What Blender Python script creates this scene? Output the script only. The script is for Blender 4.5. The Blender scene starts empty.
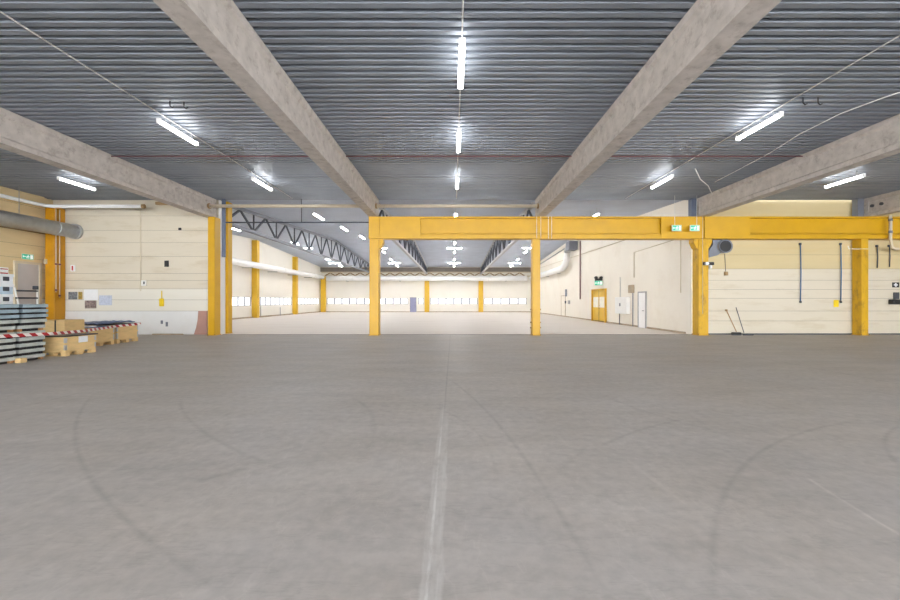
import bpy, bmesh, math, random
from mathutils import Vector, Matrix
random.seed(7)
S = bpy.context.scene
COL = S.collection

# ------------------------------------------------------------------ camera, world, exposure
CAM_H = 1.6
F = 400.0            # focal length in pixels of the 900 wide frame
VX, VY = 453.0, 300.0
cam_d = bpy.data.cameras.new('camera')
cam = bpy.data.objects.new('camera', cam_d)
COL.objects.link(cam)
cam.location = (0, 0, CAM_H)
cam.rotation_euler = (math.pi / 2, 0, 0)
cam_d.sensor_width = 36
cam_d.lens = 36 * F / 900
cam_d.shift_x = -3 / 900
cam_d.shift_y = 0.9 / 900
cam_d.clip_end = 300
S.camera = cam

W = bpy.data.worlds.new('world')
S.world = W
W.use_nodes = True
W.node_tree.nodes['Background'].inputs[0].default_value = (0.95, 0.97, 1.0, 1)
W.node_tree.nodes['Background'].inputs[1].default_value = 3.5
LAMP_NEAR = 5.5
LAMP_FAR = 31.0
WINDOW_GLOW = 0.42
S.view_settings.view_transform = 'Standard'
S.view_settings.look = 'None'
S.view_settings.gamma = 1
S.view_settings.use_curve_mapping = False
S.view_settings.exposure = 2.1


# ------------------------------------------------------------------ helpers
def at(px, py, Y):
    return Vector(((px - VX) / F * Y, Y, CAM_H + (VY - py) / F * Y))


def srgb(r, g, b):
    def f(c):
        c /= 255.0
        return c / 12.92 if c <= 0.04045 else ((c + 0.055) / 1.055) ** 2.4
    return (f(r), f(g), f(b), 1)


class MB:
    """collects shapes and links them as ONE mesh object"""
    def __init__(self):
        self.v, self.f, self.m, self.s = [], [], [], []

    def add(self, verts, faces, m=0, smooth=False):
        o = len(self.v)
        self.v += [Vector(p) for p in verts]
        for fc in faces:
            self.f.append([i + o for i in fc])
            self.m.append(m)
            self.s.append(smooth)
        return self

    def box(self, x0, x1, y0, y1, z0, z1, m=0):
        return self.add([(x0, y0, z0), (x1, y0, z0), (x1, y1, z0), (x0, y1, z0), (x0, y0, z1), (x1, y0, z1), (x1, y1, z1), (x0, y1, z1)],
                        [(0, 3, 2, 1), (4, 5, 6, 7), (0, 1, 5, 4), (1, 2, 6, 5), (2, 3, 7, 6), (3, 0, 4, 7)], m)

    def bbox(self, x0, x1, y0, y1, z0, z1, c=0.01, m=0):
        """box with all edges chamfered"""
        bm = bmesh.new()
        bmesh.ops.create_cube(bm, size=1)
        for v in bm.verts:
            v.co = Vector(((x0 + x1) / 2 + v.co.x * (x1 - x0), (y0 + y1) / 2 + v.co.y * (y1 - y0), (z0 + z1) / 2 + v.co.z * (z1 - z0)))
        bmesh.ops.bevel(bm, geom=bm.edges[:] + bm.verts[:], offset=c, segments=1, affect='EDGES', profile=0.5)
        bm.verts.index_update()
        self.add([v.co.copy() for v in bm.verts], [[v.index for v in f.verts] for f in bm.faces], m)
        bm.free()
        return self

    def tube(self, pts, r, seg=12, m=0, caps=True, r2=None):
        pts = [Vector(p) for p in pts]
        n = len(pts)
        rings = []
        up = None
        for i, p in enumerate(pts):
            if i == 0: t = pts[1] - pts[0]
            elif i == n - 1: t = pts[-1] - pts[-2]
            else: t = (pts[i + 1] - p).normalized() + (p - pts[i - 1]).normalized()
            t.normalize()
            if up is None:
                up = Vector((0, 0, 1)) if abs(t.z) < .9 else Vector((1, 0, 0))
            a = (up - t * up.dot(t)).normalized()
            b = t.cross(a)
            up = a
            k = 1.0
            if 0 < i < n - 1:
                c = t.dot((pts[i + 1] - p).normalized())
                k = 1.0 / max(c, .5)
            rr = r if r2 is None else r + (r2 - r) * i / (n - 1)
            rings.append([p + (a * math.cos(q) + b * math.sin(q)) * rr * (k if False else 1) for q in [2 * math.pi * j / seg for j in range(seg)]])
        vs = [q for ring in rings for q in ring]
        fs = []
        for i in range(n - 1):
            for j in range(seg):
                k2 = (j + 1) % seg
                fs.append((i * seg + j, i * seg + k2, (i + 1) * seg + k2, (i + 1) * seg + j))
        self.add(vs, fs, m, True)
        if caps:
            self.add(rings[0], [list(range(seg))[::-1]], m)
            self.add(rings[-1], [list(range(seg))], m)
        return self

    def bar(self, p, q, w, h, m=0):
        """rectangular bar from p to q"""
        p, q = Vector(p), Vector(q)
        t = (q - p).normalized()
        up = Vector((0, 0, 1)) if abs(t.z) < .95 else Vector((0, 1, 0))
        a = t.cross(up).normalized() * w / 2
        b = a.cross(t).normalized() * h / 2
        vs = [p - a - b, p + a - b, p + a + b, p - a + b, q - a - b, q + a - b, q + a + b, q - a + b]
        return self.add(vs, [(0, 1, 2, 3), (7, 6, 5, 4), (0, 4, 5, 1), (1, 5, 6, 2), (2, 6, 7, 3), (3, 7, 4, 0)], m)

    def prism(self, prof, axis, a0, a1, m=0):
        """closed profile of (u, w) pairs extruded along axis 'x' (u=y,w=z), 'y' (u=x,w=z) or 'z' (u=x,w=y)"""
        def P(u, w, a):
            return {'x': (a, u, w), 'y': (u, a, w), 'z': (u, w, a)}[axis]
        n = len(prof)
        vs = [P(u, w, a0) for u, w in prof] + [P(u, w, a1) for u, w in prof]
        fs = [list(range(n)), [n + i for i in range(n)][::-1]]
        for i in range(n):
            j = (i + 1) % n
            fs.append((i, n + i, n + j, j))
        return self.add(vs, fs, m)

    def build(self, name, mats, parent=None, bevel=0):
        me = bpy.data.meshes.new(name)
        base = parent_world(parent)
        me.from_pydata([v - base for v in self.v], [], self.f)
        for i, p in enumerate(me.polygons):
            p.material_index = self.m[i]
            p.use_smooth = self.s[i]
        if not isinstance(mats, (list, tuple)): mats = [mats]
        for mm in mats: me.materials.append(mm)
        bm = bmesh.new(); bm.from_mesh(me)
        bmesh.ops.remove_doubles(bm, verts=bm.verts, dist=1e-5)
        bmesh.ops.recalc_face_normals(bm, faces=bm.faces)
        bm.to_mesh(me); bm.free()
        o = bpy.data.objects.new(name, me)
        COL.objects.link(o)
        if parent: o.parent = parent
        if bevel:
            b = o.modifiers.new('bevel', 'BEVEL'); b.width = bevel; b.segments = 2; b.limit_method = 'ANGLE'
        return o


def parent_world(o):
    v = Vector((0, 0, 0))
    while o is not None:
        v += o.location
        o = o.parent
    return v


def tag(o, label, cat, group=None):
    o['label'] = label; o['category'] = cat
    if group: o['group'] = group
    return o


def thing(name, label, cat, loc, group=None):
    o = bpy.data.objects.new(name, None)
    o.empty_display_size = .2
    COL.objects.link(o)
    o.location = loc
    return tag(o, label, cat, group)


def struct(o):
    o['kind'] = 'structure'
    return o


def copy_tree(o, parent=None):
    c = o.copy(); COL.objects.link(c)
    if parent: c.parent = parent
    for ch in list(o.children): copy_tree(ch, c)
    return c


# ------------------------------------------------------------------ materials
def nodes_of(m):
    return m.node_tree.nodes, m.node_tree.links


def mat(name, col, rough=.6, metal=0.0, var=.1, scale=3.0, bump=0.0, spec=.5, dirt=None, dirt_amt=.5, dirt_scale=1.5, stretch=None, coords='world', emit=None):
    m = bpy.data.materials.new(name); m.use_nodes = True
    N, L = nodes_of(m)
    B = N['Principled BSDF']
    B.inputs['Roughness'].default_value = rough
    B.inputs['Metallic'].default_value = metal
    B.inputs['Specular IOR Level'].default_value = spec
    if coords == 'world':
        g = N.new('ShaderNodeNewGeometry'); vec = g.outputs['Position']
    else:
        g = N.new('ShaderNodeTexCoord'); vec = g.outputs['Object']
    if stretch:
        mp = N.new('ShaderNodeMapping'); mp.inputs['Scale'].default_value = stretch
        L.new(vec, mp.inputs['Vector']); vec = mp.outputs[0]
    nz = N.new('ShaderNodeTexNoise'); nz.inputs['Scale'].default_value = scale; nz.inputs['Detail'].default_value = 6
    L.new(vec, nz.inputs['Vector'])
    mx = N.new('ShaderNodeMix'); mx.data_type = 'RGBA'
    c1 = [c * (1 - var) for c in col[:3]] + [1]; c2 = [min(1, c * (1 + var)) for c in col[:3]] + [1]
    mx.inputs[6].default_value = c1; mx.inputs[7].default_value = c2
    rp = N.new('ShaderNodeMapRange'); rp.inputs[1].default_value = .3; rp.inputs[2].default_value = .7
    L.new(nz.outputs[0], rp.inputs[0]); L.new(rp.outputs[0], mx.inputs[0])
    out = mx.outputs[2]
    if dirt:
        n2 = N.new('ShaderNodeTexNoise'); n2.inputs['Scale'].default_value = dirt_scale; n2.inputs['Detail'].default_value = 8; n2.inputs['Roughness'].default_value = .7
        L.new(vec, n2.inputs['Vector'])
        r2 = N.new('ShaderNodeMapRange'); r2.inputs[1].default_value = .52; r2.inputs[2].default_value = .72; r2.inputs[4].default_value = dirt_amt
        L.new(n2.outputs[0], r2.inputs[0])
        m2 = N.new('ShaderNodeMix'); m2.data_type = 'RGBA'; m2.inputs[7].default_value = dirt
        L.new(r2.outputs[0], m2.inputs[0]); L.new(out, m2.inputs[6]); out = m2.outputs[2]
    L.new(out, B.inputs['Base Color'])
    if bump:
        bp = N.new('ShaderNodeBump'); bp.inputs['Strength'].default_value = bump; bp.inputs['Distance'].default_value = .02
        L.new(nz.outputs[0], bp.inputs['Height']); L.new(bp.outputs[0], B.inputs['Normal'])
    if emit:
        B.inputs['Emission Color'].default_value = emit[0]; B.inputs['Emission Strength'].default_value = emit[1]
    return m


def glow(name, col, strength, base=(.8, .8, .8, 1)):
    m = bpy.data.materials.new(name); m.use_nodes = True
    N, L = nodes_of(m)
    B = N['Principled BSDF']
    B.inputs['Base Color'].default_value = base
    g = N.new('ShaderNodeNewGeometry'); nz = N.new('ShaderNodeTexNoise'); nz.inputs['Scale'].default_value = .8
    L.new(g.outputs['Position'], nz.inputs['Vector'])
    mr = N.new('ShaderNodeMapRange'); mr.inputs[3].default_value = strength * .95; mr.inputs[4].default_value = strength * 1.05
    L.new(nz.outputs[0], mr.inputs[0]); L.new(mr.outputs[0], B.inputs['Emission Strength'])
    B.inputs['Emission Color'].default_value = col
    return m


M = {}
M['yellow'] = mat('yellow_paint', srgb(204, 157, 8), .42, var=.05, scale=2, dirt=srgb(190, 140, 30), dirt_amt=.3, dirt_scale=2.2)
M['yellow_worn'] = mat('yellow_worn', srgb(208, 162, 20), .5, var=.08, scale=5, dirt=srgb(120, 92, 44), dirt_amt=.85, dirt_scale=3.5, stretch=(1, 1, .5))
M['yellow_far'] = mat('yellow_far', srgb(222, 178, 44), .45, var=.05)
M['orange'] = mat('orange_paint', srgb(200, 141, 10), .45, var=.06, scale=2, dirt=srgb(150, 96, 22), dirt_amt=.35)
M['concrete'] = mat('beam_concrete', srgb(194, 186, 179), .85, var=.13, scale=4, bump=.2, dirt=srgb(116, 102, 90), dirt_amt=.5, dirt_scale=4.5)
M['deck'] = mat('steel_deck', srgb(141, 148, 158), .42, metal=.3, var=.08, scale=1.2)
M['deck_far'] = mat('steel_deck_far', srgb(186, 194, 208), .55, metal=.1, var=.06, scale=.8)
M['cream'] = mat('cream_panel', srgb(212, 203, 184), .6, var=.03, scale=.6, dirt=srgb(182, 164, 128), dirt_amt=.5, dirt_scale=1.1, stretch=(.4, 1, 2.5))
M['cream_white'] = mat('pale_cream_panel', srgb(226, 222, 210), .6, var=.02, scale=.6, dirt=srgb(216, 208, 188), dirt_amt=.3, dirt_scale=.8, stretch=(.4, 1, 2.5))
M['tan'] = mat('tan_panel', srgb(204, 187, 144), .6, var=.05, scale=.8, dirt=srgb(205, 178, 120), dirt_amt=.4, stretch=(.4, 1, 2.5))
M['tan_wood'] = mat('tan_boards', srgb(220, 198, 154), .6, var=.07, scale=1.5, stretch=(1, .3, 2))
M['plinth'] = mat('white_plinth', srgb(226, 226, 224), .6, var=.02, scale=1, dirt=srgb(214, 208, 200), dirt_amt=.3, dirt_scale=1.5)
M['joint'] = mat('panel_joint', srgb(128, 118, 100), .8)
M['white_wall'] = mat('white_wall', srgb(240, 234, 222), .65, var=.025, scale=.5, dirt=srgb(218, 206, 186), dirt_amt=.3, dirt_scale=.6)
M['far_cream'] = mat('far_cream', srgb(235, 231, 222), .65, var=.02, scale=.5)
M['grey_steel'] = mat('grey_steel', srgb(122, 126, 136), .5, metal=.2, var=.06)
M['pale_steel'] = mat('pale_grey_steel', srgb(170, 170, 172), .5, metal=.2, var=.06)
M['dark_steel'] = mat('dark_steel', srgb(70, 76, 88), .5, metal=.2, var=.08)
M['blue_steel'] = mat('blue_grey_steel', srgb(96, 106, 126), .5, metal=.1, var=.06)
M['galv'] = mat('galvanised', srgb(186, 188, 190), .36, metal=.6, var=.08, scale=6)
M['tray'] = mat('tray_steel', srgb(188, 194, 190), .45, metal=.15, var=.14, scale=3)
M['tray_blue'] = mat('tray_blue_steel', srgb(158, 178, 190), .45, metal=.2, var=.12, scale=3)
M['white_paint'] = mat('white_paint', srgb(238, 238, 236), .45, var=.03)
M['white_duct'] = mat('white_duct', srgb(244, 244, 244), .4, var=.02)
M['beige_pipe'] = mat('beige_pipe', srgb(208, 196, 172), .5, var=.06)
M['brown'] = mat('brown_bracket_and_duct_shade', srgb(160, 132, 92), .6, var=.1)
M['red'] = mat('red_paint', srgb(176, 40, 40), .5, var=.08)
M['dull_red'] = mat('dull_red_pipe', srgb(118, 66, 72), .5, var=.08)
M['black'] = mat('black_plastic', srgb(34, 34, 36), .5, var=.1)
M['dark_grey'] = mat('dark_grey_plastic', srgb(70, 74, 82), .5, var=.1)
M['wood'] = mat('pallet_wood', srgb(222, 190, 134), .7, var=.12, scale=4, dirt=srgb(190, 150, 96), dirt_amt=.4, dirt_scale=4, stretch=(1, 1, 3))
M['wood_dark'] = mat('brown_wood', srgb(178, 134, 88), .7, var=.12, scale=4)
M['black_sheet'] = mat('black_sheet', srgb(40, 42, 48), .4, var=.15, scale=6)
M['blue_sheet'] = mat('blue_sheet', srgb(72, 96, 140), .35, var=.25, scale=5)
M['paper'] = mat('white_paper', srgb(238, 240, 242), .7, var=.05, scale=30)
M['lilac'] = mat('lilac_door', srgb(150, 152, 184), .5, var=.04)
M['grey_door'] = mat('grey_door', srgb(188, 184, 184), .5, var=.03)
M['green'] = glow('exit_green', srgb(70, 200, 160), .1, srgb(60, 170, 140))
M['sign_white'] = glow('sign_white', (.9, 1, .96, 1), .1)
M['sign_yellow'] = mat('sign_yellow', srgb(240, 208, 30), .5)
M['blue_hose'] = mat('blue_hose', srgb(44, 100, 150), .5)
M['pink_board'] = mat('pink_brown_board', srgb(176, 136, 124), .7, var=.05)
M['photo_a'] = mat('photo_grey', srgb(120, 124, 128), .6, var=.6, scale=12)
M['photo_b'] = mat('photo_gold', srgb(166, 140, 70), .6, var=.4, scale=12)
M['photo_c'] = mat('photo_brown', srgb(140, 124, 118), .6, var=.55, scale=10)
M['plan'] = mat('pale_plan', srgb(196, 204, 220), .6, var=.16, scale=14)
M['crate_blue'] = mat('pale_blue_plastic', srgb(186, 206, 222), .5, var=.1, scale=6)
M['crate_white'] = mat('white_plastic', srgb(232, 236, 240), .5, var=.06, scale=6)
M['rubber'] = mat('floor_strip', srgb(110, 104, 100), .8, var=.15)
M['debris'] = mat('wall_base_strip', srgb(176, 160, 138), .85, var=.2, scale=2)
M['lamp'] = glow('lamp_glow', (1, 1, 1, 1), LAMP_NEAR)
M['lamp_far'] = glow('lamp_glow_far', (1, .985, .96, 1), LAMP_FAR)
M['window'] = glow('daylit_pane', (.94, .97, 1, 1), WINDOW_GLOW)


def tape_material():
    m = bpy.data.materials.new('red_white_tape'); m.use_nodes = True
    N, L = nodes_of(m); B = N['Principled BSDF']; B.inputs['Roughness'].default_value = .4
    g = N.new('ShaderNodeNewGeometry'); sp = N.new('ShaderNodeSeparateXYZ'); L.new(g.outputs['Position'], sp.inputs[0])
    a = N.new('ShaderNodeMath'); a.operation = 'ADD'; L.new(sp.outputs[1], a.inputs[0]); L.new(sp.outputs[2], a.inputs[1])
    b = N.new('ShaderNodeMath'); b.operation = 'MULTIPLY'; b.inputs[1].default_value = 1 / .3; L.new(a.outputs[0], b.inputs[0])
    c = N.new('ShaderNodeMath'); c.operation = 'FRACT'; L.new(b.outputs[0], c.inputs[0])
    d = N.new('ShaderNodeMath'); d.operation = 'GREATER_THAN'; d.inputs[1].default_value = .5; L.new(c.outputs[0], d.inputs[0])
    mx = N.new('ShaderNodeMix'); mx.data_type = 'RGBA'
    mx.inputs[6].default_value = srgb(238, 232, 228); mx.inputs[7].default_value = srgb(176, 36, 44)
    L.new(d.outputs[0], mx.inputs[0]); L.new(mx.outputs[2], B.inputs['Base Color'])
    return m


M['tape'] = tape_material()


def floor_px(px, py):
    Y = F * CAM_H / (py - VY)
    return ((px - VX) / F * Y, Y)


# worn tyre marks and scratches on the concrete: (three points on the mark, half width, strength)
MARKS = [
    (((90, 397), (78.7, 453.7), (150, 540)), .03, -.22),
    (((180, 401), (199, 427.5), (259, 459)), .035, -.2),
    (((0, 517), (112, 469), (214, 420)), .05, .12),
    (((150, 450), (200, 428), (225, 415)), .035, -.12),
    (((450, 379), (499, 424), (547, 491)), .03, -.2),
    (((442, 409), (476, 431), (495, 472)), .03, -.14),
    (((844, 422), (750, 459), (720, 505)), .03, -.2),
    (((600, 446), (640, 429), (686, 418)), .03, -.18),
    (((806, 476), (850, 504), (900, 534)), .018, .3),
    (((900, 425), (885, 439), (900, 465)), .03, -.22),
    (((195, 481), (222, 474), (247, 467)), .06, -.18),
    (((628, 459), (668, 490), (712, 525)), .035, .14),
    (((0, 411), (30, 404), (80, 392)), .02, -.18),
    (((520, 500), (560, 470), (590, 440)), .04, -.08),
    (((600, 392), (660, 415), (760, 440)), .04, -.1),
    (((350, 395), (372, 415), (372, 440)), .04, -.14),
    (((300, 540), (340, 500), (420, 470)), .05, -.08),
]


def floor_material():
    m = bpy.data.materials.new('near_floor_concrete'); m.use_nodes = True
    N, L = nodes_of(m); B = N['Principled BSDF']
    B.inputs['Roughness'].default_value = .55
    B.inputs['Specular IOR Level'].default_value = .3
    g = N.new('ShaderNodeNewGeometry'); pos = g.outputs['Position']

    def math_(op, a, b=None, c=None):
        n = N.new('ShaderNodeMath'); n.operation = op
        for i, q in enumerate((a, b, c)):
            if q is None: continue
            if isinstance(q, (int, float)): n.inputs[i].default_value = q
            else: L.new(q, n.inputs[i])
        return n.outputs[0]

    def noise(scale, detail, stretch=None, rough=.6):
        v = pos
        if stretch:
            mp = N.new('ShaderNodeMapping'); mp.inputs['Scale'].default_value = stretch; L.new(v, mp.inputs['Vector']); v = mp.outputs[0]
        n = N.new('ShaderNodeTexNoise'); n.inputs['Scale'].default_value = scale; n.inputs['Detail'].default_value = detail; n.inputs['Roughness'].default_value = rough
        L.new(v, n.inputs['Vector']); return n.outputs[0]

    def rng(v, a, b, c=0.0, d=1.0):
        n = N.new('ShaderNodeMapRange'); n.inputs[1].default_value = a; n.inputs[2].default_value = b; n.inputs[3].default_value = c; n.inputs[4].default_value = d
        L.new(v, n.inputs[0]); return n.outputs[0]

    big = noise(.35, 5)
    fine = noise(9, 8)
    streak = noise(1.1, 6, (.5, 1.7, 1))
    val = rng(big, .3, .7, .94, 1.06)
    val = math_('MULTIPLY', val, rng(fine, .3, .7, .9, 1.1))
    val = math_('MULTIPLY', val, rng(streak, .35, .65, .93, 1.07))
    scr = math_('ABSOLUTE', math_('SUBTRACT', noise(1.6, 5, (.25, 1.4, 1), .7), .5))
    val = math_('MULTIPLY', val, rng(scr, 0, .012, .93, 1))
    scr2 = math_('ABSOLUTE', math_('SUBTRACT', noise(1.3, 4, (1.2, .5, 1), .65), .52))
    val = math_('MULTIPLY', val, rng(scr2, 0, .008, 1.06, 1))
    sp = N.new('ShaderNodeSeparateXYZ'); L.new(pos, sp.inputs[0])
    X, Y = sp.outputs[0], sp.outputs[1]
    broken = rng(noise(2.2, 6), .35, .6)
    # slab joints across the hall
    wob = math_('MULTIPLY', math_('SUBTRACT', noise(.9, 3), .5), .03)
    for (a, axis, w, k) in ((8.6, X, .012, -.22), (-8.8, X, .012, -.1), (12.2, Y, .012, -.06)):
        d = math_('ABSOLUTE', math_('SUBTRACT', math_('ADD', axis, wob), a))
        val = math_('MULTIPLY', val, math_('ADD', 1.0, math_('MULTIPLY', rng(d, w * .5, w * 1.6, 1, 0), k)))
    for pts, hw, k in MARKS:
        (x1, y1), (x2, y2), (x3, y3) = [floor_px(*p) for p in pts]
        dd = 2 * (x1 * (y2 - y3) + x2 * (y3 - y1) + x3 * (y1 - y2))
        if abs(dd) < 1e-3: dd = 1e-3
        ux = ((x1 * x1 + y1 * y1) * (y2 - y3) + (x2 * x2 + y2 * y2) * (y3 - y1) + (x3 * x3 + y3 * y3) * (y1 - y2)) / dd
        uy = ((x1 * x1 + y1 * y1) * (x3 - x2) + (x2 * x2 + y2 * y2) * (x1 - x3) + (x3 * x3 + y3 * y3) * (x2 - x1)) / dd
        R = math.hypot(x1 - ux, y1 - uy)
        d = N.new('ShaderNodeVectorMath'); d.operation = 'DISTANCE'; L.new(pos, d.inputs[0]); d.inputs[1].default_value = (ux, uy, 0)
        e = math_('ABSOLUTE', math_('SUBTRACT', d.outputs['Value'], R))
        line = rng(e, hw * .1, hw * 1.3, 1, 0)
        hl = max(math.hypot(x1 - x2, y1 - y2), math.hypot(x3 - x2, y3 - y2))
        d2 = N.new('ShaderNodeVectorMath'); d2.operation = 'DISTANCE'; L.new(pos, d2.inputs[0]); d2.inputs[1].default_value = (x2, y2, 0)
        msk = rng(d2.outputs['Value'], hl * .8, hl * 1.15, 1, 0)
        val = math_('MULTIPLY', val, math_('ADD', 1.0, math_('MULTIPLY', math_('MULTIPLY', math_('MULTIPLY', line, msk), math_('ADD', .5, math_('MULTIPLY', broken, .5))), k * .7)))
    base = N.new('ShaderNodeMix'); base.data_type = 'RGBA'
    base.inputs[6].default_value = srgb(180, 173, 166); base.inputs[7].default_value = srgb(181, 176, 172)
    L.new(rng(noise(.5, 3), .35, .65), base.inputs[0])
    vm = N.new('ShaderNodeVectorMath'); vm.operation = 'SCALE'; L.new(base.outputs[2], vm.inputs[0]); L.new(val, vm.inputs['Scale'])
    out = vm.outputs[0]
    # white filler smeared along the centre joint, worn away further in
    jx = math_('ADD', X, .125)
    jy = math_('ADD', jx, math_('MULTIPLY', wob, .5))
    ad = math_('ABSOLUTE', jy)
    wide = math_('MULTIPLY', rng(math_('ADD', ad, math_('MULTIPLY', noise(7, 6, (1, .35, 1)), .06)), .085, .1, 1, 0), .42)
    stripe = math_('MULTIPLY', rng(math_('ABSOLUTE', math_('ADD', jy, .02)), .006, .018, 1, 0), .9)
    s2 = math_('MULTIPLY', rng(math_('ABSOLUTE', math_('SUBTRACT', jy, .035)), .004, .014, 1, 0), .5)
    tot = math_('MAXIMUM', math_('MAXIMUM', wide, stripe), s2)
    fade = rng(Y, 4.2, 6.6, 1, 0)
    tot = math_('MULTIPLY', math_('MULTIPLY', tot, fade), rng(noise(3, 7, (3, .6, 1), .7), .38, .56, .2, 1))
    mw = N.new('ShaderNodeMix'); mw.data_type = 'RGBA'; mw.inputs[7].default_value = srgb(216, 214, 210)
    L.new(tot, mw.inputs[0]); L.new(out, mw.inputs[6])
    dark = math_('MULTIPLY', rng(math_('ABSOLUTE', math_('ADD', jy, .0)), .006, .02, 1, 0), rng(Y, 5, 7, 0, .22))
    md = N.new('ShaderNodeMix'); md.data_type = 'RGBA'; md.inputs[7].default_value = srgb(100, 96, 92)
    L.new(dark, md.inputs[0]); L.new(mw.outputs[2], md.inputs[6])
    L.new(md.outputs[2], B.inputs['Base Color'])
    bp = N.new('ShaderNodeBump'); bp.inputs['Strength'].default_value = .06; bp.inputs['Distance'].default_value = .01
    L.new(fine, bp.inputs['Height']); L.new(bp.outputs[0], B.inputs['Normal'])
    return m


M['floor'] = floor_material()
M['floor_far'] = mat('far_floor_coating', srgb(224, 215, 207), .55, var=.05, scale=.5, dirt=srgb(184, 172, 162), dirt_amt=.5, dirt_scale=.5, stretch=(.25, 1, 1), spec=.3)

# ------------------------------------------------------------------ setting
YW = 19.0            # back wall of the near hall
YF = 57.3            # far wall
XL = -19.0           # left wall
XR = 11.3            # right wall of the far hall
XE = 27.0            # right wall of the near hall (out of view)
YB = -14.0           # end left open behind the camera to let in world fill light
ZC = 6.37            # near ceiling
struct(MB().box(XL - .3, XE + .3, YB, 18.92, -.3, 0).box(XR + .3, XE + .3, 18.92, YW + .4, -.3, 0).build('floor', M['floor']))
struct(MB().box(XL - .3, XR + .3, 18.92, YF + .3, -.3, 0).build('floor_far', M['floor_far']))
struct(MB().bbox(-10.9, XR, 18.88, 18.98, -.05, .012, .005).build('trim_1', M['rubber']))


def deck(name, x0, x1, path, material, pitch=.22, depth=.1, top=.1):
    """trapezoidal sheet: ribs run along x, the sheet follows path [(y, z), ...]"""
    vs, fs = [], []
    prof = []
    for (ya, za), (yb, zb) in zip(path[:-1], path[1:]):
        n = max(1, round((yb - ya) / pitch))
        for i in range(n):
            y0 = ya + (yb - ya) * i / n
            p = (yb - ya) / n
            for u, h in ((0, 0), (.5, 0), (.58, 1), (.92, 1)):
                y = y0 + p * u
                prof.append((y, za + (zb - za) * (y - ya) / (yb - ya) + h * depth))
    prof.append((path[-1][0], path[-1][1]))
    n = len(prof)
    up = [(y, z) for y, z in prof]
    for y, z in up: vs.append((x0, y, z))
    for y, z in up: vs.append((x1, y, z))
    for i in range(n - 1): fs.append((i, i + 1, n + i + 1, n + i))
    mb = MB().add(vs, fs)
    # roof build-up lying on the sheet
    for (ya, za), (yb, zb) in zip(path[:-1], path[1:]):
        mb.prism([(ya, za + depth + .005), (yb, zb + depth + .005), (yb, zb + depth + top), (ya, za + depth + top)], 'x', x0, x1)
    return struct(mb.build(name, material))


deck('ceiling', XL - .3, XE + .3, [(YB, ZC), (18.92, ZC)], M['deck'])
RIDGE = 38.1
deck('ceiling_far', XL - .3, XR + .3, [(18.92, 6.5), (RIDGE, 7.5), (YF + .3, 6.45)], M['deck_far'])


def far_roof(y):
    return 6.5 + (y - 18.92) / (RIDGE - 18.92) * 1.0 if y < RIDGE else 7.5 - (y - RIDGE) / (YF + .3 - RIDGE) * 1.05


def panel_wall(name, x0, x1, y0, y1, rows, mats, gap=.012, face=-1, joints=()):
    """wall of stacked horizontal boards with real shadow gaps; rows = [(z0, z1, material slot)]"""
    mb = MB()
    inset = .015
    if abs(x1 - x0) > abs(y1 - y0):
        mb.box(x0, x1, y0 + inset, y1, rows[0][0], rows[-1][1], len(mats) - 1)
    else:
        mb.box(x0, x1 - inset, y0, y1, rows[0][0], rows[-1][1], len(mats) - 1)
    for z0, z1, s in rows:
        if abs(x1 - x0) > abs(y1 - y0):
            xs = [x0] + list(joints) + [x1]
            for xa, xb in zip(xs[:-1], xs[1:]):
                mb.box(xa + gap * .4, xb - gap * .4, y0, y0 + inset * 1.5, z0 + gap / 2, z1 - gap / 2, s)
        else:
            mb.box(x1 - inset * 1.5, x1, y0, y1, z0 + gap / 2, z1 - gap / 2, s)
    return struct(mb.build(name, mats))


def rows_from(zs, mats):
    return [(a, b, m) for a, b, m in zip(zs[:-1], zs[1:], mats)]


MW = [M['cream'], M['cream_white'], M['plinth'], M['tan'], M['joint']]
zs = [0, 1.12, 1.65, 2.17, 2.57, 2.9, 3.71, 4.37, 4.95, 5.64, ZC + .1]
panel_wall('wall_back_left', XL - .3, -11.14, YW, YW + .35, rows_from(zs, [2, 1, 1, 0, 0, 0, 0, 0, 0, 0]), MW)
zs = [0, .65, 1.12, 1.72, 2.14, 2.58, 3.12, 3.79, 4.5, 5.5, ZC + .1]
panel_wall('wall_back_right', XR + .3, XE + .3, YW, YW + .35, rows_from(zs, [0, 0, 0, 0, 0, 0, 3, 3, 3, 3]), MW)
zs = [0, 1.1, 1.7, 2.3, 2.9, 3.5, 4.1, 4.7, 5.3, 5.85, ZC + .1]
panel_wall('wall_left', XL - .3, XL, YB, YW, rows_from(zs, [2, 1, 3, 3, 3, 3, 3, 4, 3, 3]), [M['cream'], M['cream_white'], M['plinth'], M['tan_wood'], M['brown'], M['joint']])  # brown row paints the ventilation duct's shadow onto the boards
struct(MB().box(XE, XE + .3, YB, YW, 0, ZC + .1).build('wall_right', M['cream']))
struct(MB().bbox(XR + .02, XE, YW - .05, YW, 0, .06, .01).build('baseboard_back_right', M['dark_grey']))


# far hall walls with a continuous band of daylit windows
SILL, HEAD = 1.14, 1.97


def gable(mb, x0, x1, y0, y1, z0, m=0):
    pts = [(y0, z0), (y1, z0), (y1, far_roof(y1) + .05)]
    if y0 < RIDGE < y1: pts.append((RIDGE, 7.55))
    pts.append((y0, far_roof(y0) + .05))
    mb.prism(pts, 'x', x0, x1, m)


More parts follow.
